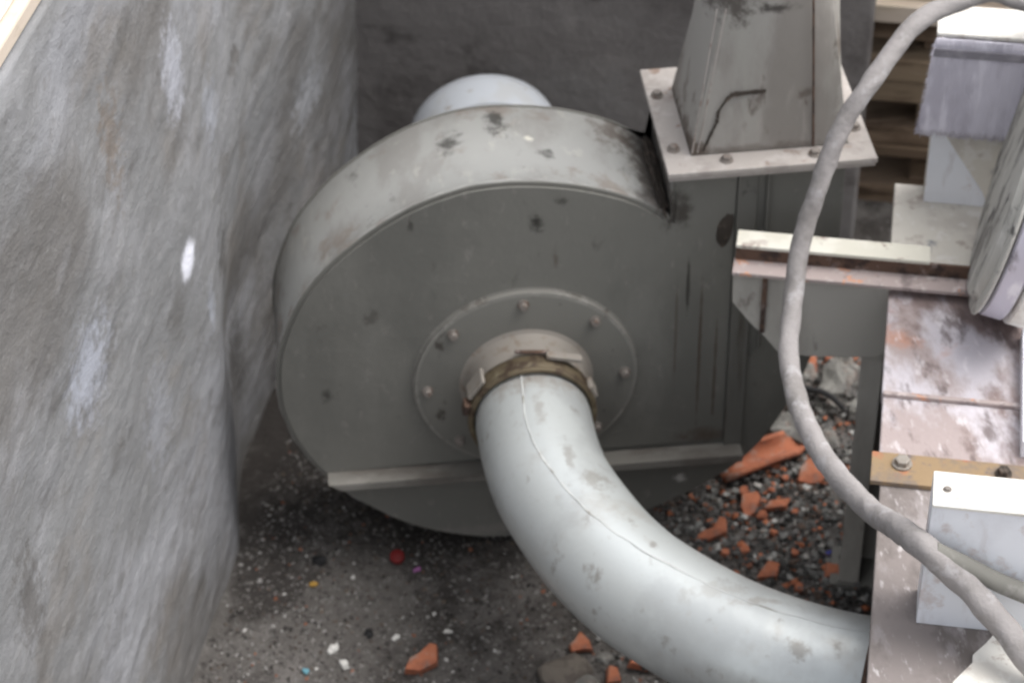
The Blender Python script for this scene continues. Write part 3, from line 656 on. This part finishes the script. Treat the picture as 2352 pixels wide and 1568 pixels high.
o = grit('rubble_gravel', 14000, reg_right, .003, .018, 2.6, [(.06, .058, .055), (.13, .125, .12), (.20, .20, .19), (.30, .29, .27), (.40, .145, .075), (.11, .08, .065), (.42, .42, .40)],
         [.25, .24, .20, .08, .12, .08, .03], lift=.012)
meta(o, 'coarse grey gravel mixed with orange brick crumbs right of the blower', 'gravel', kind='stuff')

def rock(name, x, y, sx, sy, sz, m, seed, label, cat, group=None, rz=0, tilt=0, lift=.3, sub=2, rough=.35):
    bm = bmesh.new(); bmesh.ops.create_icosphere(bm, subdivisions=sub, radius=1)
    for v in bm.verts:
        c = v.co; c = Vector([math.copysign(abs(k)**.7, k) for k in c])
        d = 1 + rough*noise.noise(c*1.3 + Vector((seed*3.1, seed, 0))) + .15*noise.noise(c*4 + Vector((0, seed*2, 0)))
        v.co = Vector((c.x*sx, c.y*sy, c.z*sz))*d
    bm.transform(Matrix.Rotation(rz, 4, 'Z') @ Matrix.Rotation(tilt, 4, 'X'))
    z = ground_h(x, y) + sz*lift
    bm.transform(Matrix.Translation((x, y, z)))
    return meta(obj(name, bm, M[m], org=(x, y, z)), label, cat, group)
def shard(x, y, pts, th, label, rz=0, tilt=(0, 0), lift=.006, m='terra', name='brick_shard', cat='brick shard', group=None, seed=1):
    """an angular broken tile piece: an irregular outline with real thickness, chipped edges"""
    bm = bmesh.new(); n = len(pts); top, bot = [], []; r = random.Random(seed)
    for (a, b) in pts:
        a, b = a*.87, b*.87; top.append(bm.verts.new((a*.9 + r.uniform(-.001, .001), b*.9, th*.5*(1+r.uniform(-.4, .5)))))
        bot.append(bm.verts.new((a, b, -th*.5)))
    c = bm.verts.new((sum(p[0] for p in pts)/n + .003, sum(p[1] for p in pts)/n, th*.62))
    for i in range(n):
        j = (i+1) % n; bm.faces.new((top[i], top[j], c)); bm.faces.new((bot[i], bot[j], top[j], top[i]))
    bm.faces.new(bot[::-1])
    bm.transform(Matrix.Rotation(rz, 4, 'Z') @ Matrix.Rotation(tilt[0], 4, 'X') @ Matrix.Rotation(tilt[1], 4, 'Y'))
    z = ground_h(x, y) + lift; bm.transform(Matrix.Translation((x, y, z)))
    return meta(obj(name, bm, M[m], org=(x, y, z), bevel=.0008), label, cat, group)
# named pieces the photograph shows
shard(-.205, -.272, [(-.036, -.022), (-.008, -.027), (.030, -.012), (.032, .026), (.020, .034), (-.006, .012), (-.026, .004)], .016,
      'large orange brick shard on the ash at the bottom, left of the pipe', tilt=(R(18), 0), lift=.012)
shard(.058, -.262, [(-.020, -.018), (.004, -.014), (.022, -.016), (.018, .004), (.002, .026), (-.012, .010), (-.024, .0)], .012,
      'star shaped orange brick shard just below the lower edge of the pipe', tilt=(R(20), 0), lift=.012, seed=3)
shard(.10, -.333, [(-.014, -.020), (.016, -.014), (.012, .016), (-.008, .018)], .014, 'small square orange brick shard at the bottom edge between the stone slab and pipe', tilt=(R(10), R(14)), lift=.012, seed=4)
shard(.145, -.315, [(-.022, -.010), (.018, -.018), (.026, .006), (-.008, .018)], .014, 'whitish pink brick shard under the pipe at the bottom edge', tilt=(R(14), R(14)), lift=.014, seed=5, m='terra')
# curved roof-tile piece leaning by the blower's lower right
bm = bmesh.new(); rows = []
for j in range(5):
    row = []
    for i in range(15):
        a = R(-88 + 176*i/14); t = j/4
        x = -.09 + .18*t*(1 - .25*abs(math.sin(a))) + .01*noise.noise(Vector((i*.7, j, 2))); rr = .034 - .006*t
        row.append(bm.verts.new((x, rr*math.sin(a), -rr*math.cos(a) + .03)))
    rows.append(row)
for j in range(4):
    for i in range(14): bm.faces.new((rows[j][i], rows[j][i+1], rows[j+1][i+1], rows[j+1][i]))
bm.transform(Matrix.Translation((.445, .135, ground_h(.44, .13)+.012)) @ Matrix.Rotation(R(14), 4, 'Z') @ Matrix.Rotation(R(8), 4, 'X') @ Matrix.Rotation(R(-5), 4, 'Y'))
ct = meta(obj('roof_tile_piece', bm, M['terra'], smooth=True, org=(.44, .13, -.36)), 'long curved orange tile piece lying open side up at the lower right of the blower', 'tile piece')
ct.modifiers.clear(); ct.modifiers.new('solid', 'SOLIDIFY').thickness = .009
shard(.515, .085, [(-.034, -.020), (-.006, -.030), (.034, -.024), (.026, .014), (.002, .034), (-.022, .012)], .012, 'wide triangular orange brick shard half behind the hose, right of the curved tile', tilt=(R(22), 0), lift=.012, seed=6)
shard(.318, -.027, [(-.042, -.020), (-.01, -.026), (.030, -.012), (.034, .022), (.024, .028), (.004, .002), (-.02, -.006)], .010, 'hooked orange brick shard just above the pipe right of the blower', tilt=(R(12), 0), lift=.012, seed=7)
shard(.395, .040, [(-.014, -.046), (.008, -.032), (.030, .012), (.024, .026), (-.010, .024), (-.018, -.01)], .010, 'upright slab like faded orange shard in the gravel left of the blue chip', tilt=(R(10), 0), lift=.010, seed=8)
shard(.44, .022, [(-.030, -.008), (.020, -.012), (.036, .012), (-.012, .012)], .010, 'long narrow faded orange shard behind the blue chip', tilt=(R(8), 0), lift=.010, seed=9)
shard(.566, .345, [(-.012, -.030), (.012, -.026), (.016, .020), (-.008, .028)], .010, 'orange shard at the left under the hanging plate, by the rubble lumps', tilt=(R(30), 0), lift=.018, seed=10)
shard(.612, .375, [(-.018, -.026), (.014, -.022), (.020, .020), (-.006, .020)], .010, 'orange shard beside the bench leg under the hanging plate', tilt=(R(30), 0), lift=.018, seed=12)
shard(.500, -.15, [(-.018, -.018), (.016, -.014), (.020, .012), (-.004, .020)], .012, 'rounded orange shard against the foot of the bench leg', tilt=(R(15), 0), lift=.012, seed=13)
shard(.398, -.125, [(-.028, -.018), (.014, -.022), (.028, .014), (.004, .022)], .012, 'orange shard in the gravel between the leg and the pipe, the larger of two', tilt=(R(10), 0), lift=.010, seed=14)
r_ = random.Random(21)
for k in range(26):
    while True:
        x, y = r_.uniform(.24, .60), r_.uniform(-.20, .22)
        if x > .24 + max(0, y)*1.1: break
    s = r_.uniform(.007, .013)
    pts = [(s*r_.uniform(.7, 1.3)*math.cos(a), s*r_.uniform(.7, 1.3)*math.sin(a)) for a in [i*2*math.pi/6 for i in range(6)]]
    shard(x, y, pts, s*.8, 'small broken orange brick fragment lying in the gravel between the blower and the bench leg', rz=r_.uniform(0, 6), tilt=(R(r_.uniform(-20, 25)), 0),
          lift=.009, seed=k, group='small brick fragments in the gravel', cat='brick fragment', name='brick_fragment')
# stones
rock('stone_slab', .022, -.315, .042, .036, .016, 'stone_dark', 3, 'flat brown grey stone half out of the bottom edge, left of the orange shards', 'stone', rz=.4, lift=.4)
rock('concrete_lump', .055, -.345, .024, .022, .016, 'stone', 5, 'pale stone at the bottom edge beside the flat brown one', 'stone', rz=.1)
rock('concrete_lump', .094, -.292, .014, .011, .010, 'stone', 6, 'small grey white pebble just right of the star shaped orange shard', 'stone')
lumps = [(.492, .195, .050, .034, .024, 'broad pale rubble lump beside the lower right of the blower'), (.600, .285, .040, .030, .028, 'grey rubble lump in the middle of the gap between blower and leg'),
         (.54, .315, .030, .024, .022, 'rubble lump under the hanging plate close to the blower'), (.640, .225, .028, .024, .022, 'rubble lump touching the bench leg'),
         (.560, .165, .026, .022, .016, 'small rubble lump in front of the black rubber strip'), (.595, .385, .032, .024, .024, 'farthest rubble lump under the hanging plate'),
         (.575, .235, .022, .018, .016, 'small rubble lump just behind the black rubber strip'), (.625, .330, .026, .020, .020, 'rubble lump halfway between the orange shards and the bench leg'),
         (.545, .110, .024, .018, .014, 'rubble lump in the gravel in front of the leg, behind the hose'), (.470, .245, .026, .020, .018, 'rubble lump tucked against the blower casing')]
for i_, (x, y, a_, b_, c_, lab) in enumerate(lumps):
    rock('concrete_lump', x, y, a_, b_, c_, 'stone', 7+i_, lab, 'rubble', rz=i_*1.3, sub=3, rough=.75)
bs = catmull([(.475, .232, -.335), (.505, .246, -.318), (.54, .246, -.312), (.575, .232, -.318), (.60, .21, -.335)], 6)
meta(obj('rubber_strip', tube(bs, .0055, 8), M['black'], org=(.53, .24, -.33), smooth=True), 'bent black rubber strip lying on the rubble behind the hose', 'rubber strip')
# coloured litter
cap = lathe([(0, .0125), (.010, .0125), (.0115, .0105), (.0115, .0)], (0, 0, 0), (0, 0, 1), 24, closed_ends=False)
cap.transform(Matrix.Translation((-.228, -.015, ground_h(-.228, -.015)+.004)) @ Matrix.Rotation(R(25), 4, 'X'))
meta(obj('bottle_cap', cap, M['red'], org=(-.228, -.015, -.38), smooth=True), 'dark red round cap on the ash below the blower', 'cap')
chips = [('yellow_chip', -.374, -.067, .009, 'yel', 'mustard yellow scrap near the foot of the left wall'),
         ('plastic_chip', -.349, -.227, .012, 'chip', 'white chip on the ash, the upper left of two'), ('plastic_chip', -.333, -.262, .011, 'chip', 'white chip on the ash at the bottom, the lower right of two'),
         ('plastic_chip', -.158, -.205, .008, 'chip', 'small white chip right above the large orange shard'),
         ('plastic_chip', -.244, -.205, .008, 'chip', 'small oval white chip just left above the large orange shard'),
         ('plastic_chip', -.395, -.265, .007, 'teal', 'teal scrap on the ash near the bottom left'),
         ('plastic_chip', .415, -.004, .009, 'blue', 'bright blue chip in the gravel above the pipe'), ('plastic_chip', .507, -.102, .010, 'navy', 'violet blue chip in the gravel next to the bench leg'),
         ('plastic_chip', -.288, -.195, .012, 'black', 'black lump on the ash left of the large orange shard'), ('plastic_chip', -.362, -.015, .014, 'black', 'black lump behind the mustard scrap'),
         ('plastic_chip', -.196, -.045, .007, 'pink', 'pink scrap beside the red cap'),
         ('green_scrap', .37, -.19, .006, 'green', 'tiny green scrap at the upper edge of the pipe')]
for i, (nm, x, y, s, m, lab) in enumerate(chips):
    rock(nm, x, y, s*.9, s*.55, s*.3, m, 20+i, lab, 'scrap', rz=i, lift=1.2, sub=2, rough=.9)
rng2 = np.random.default_rng(4)
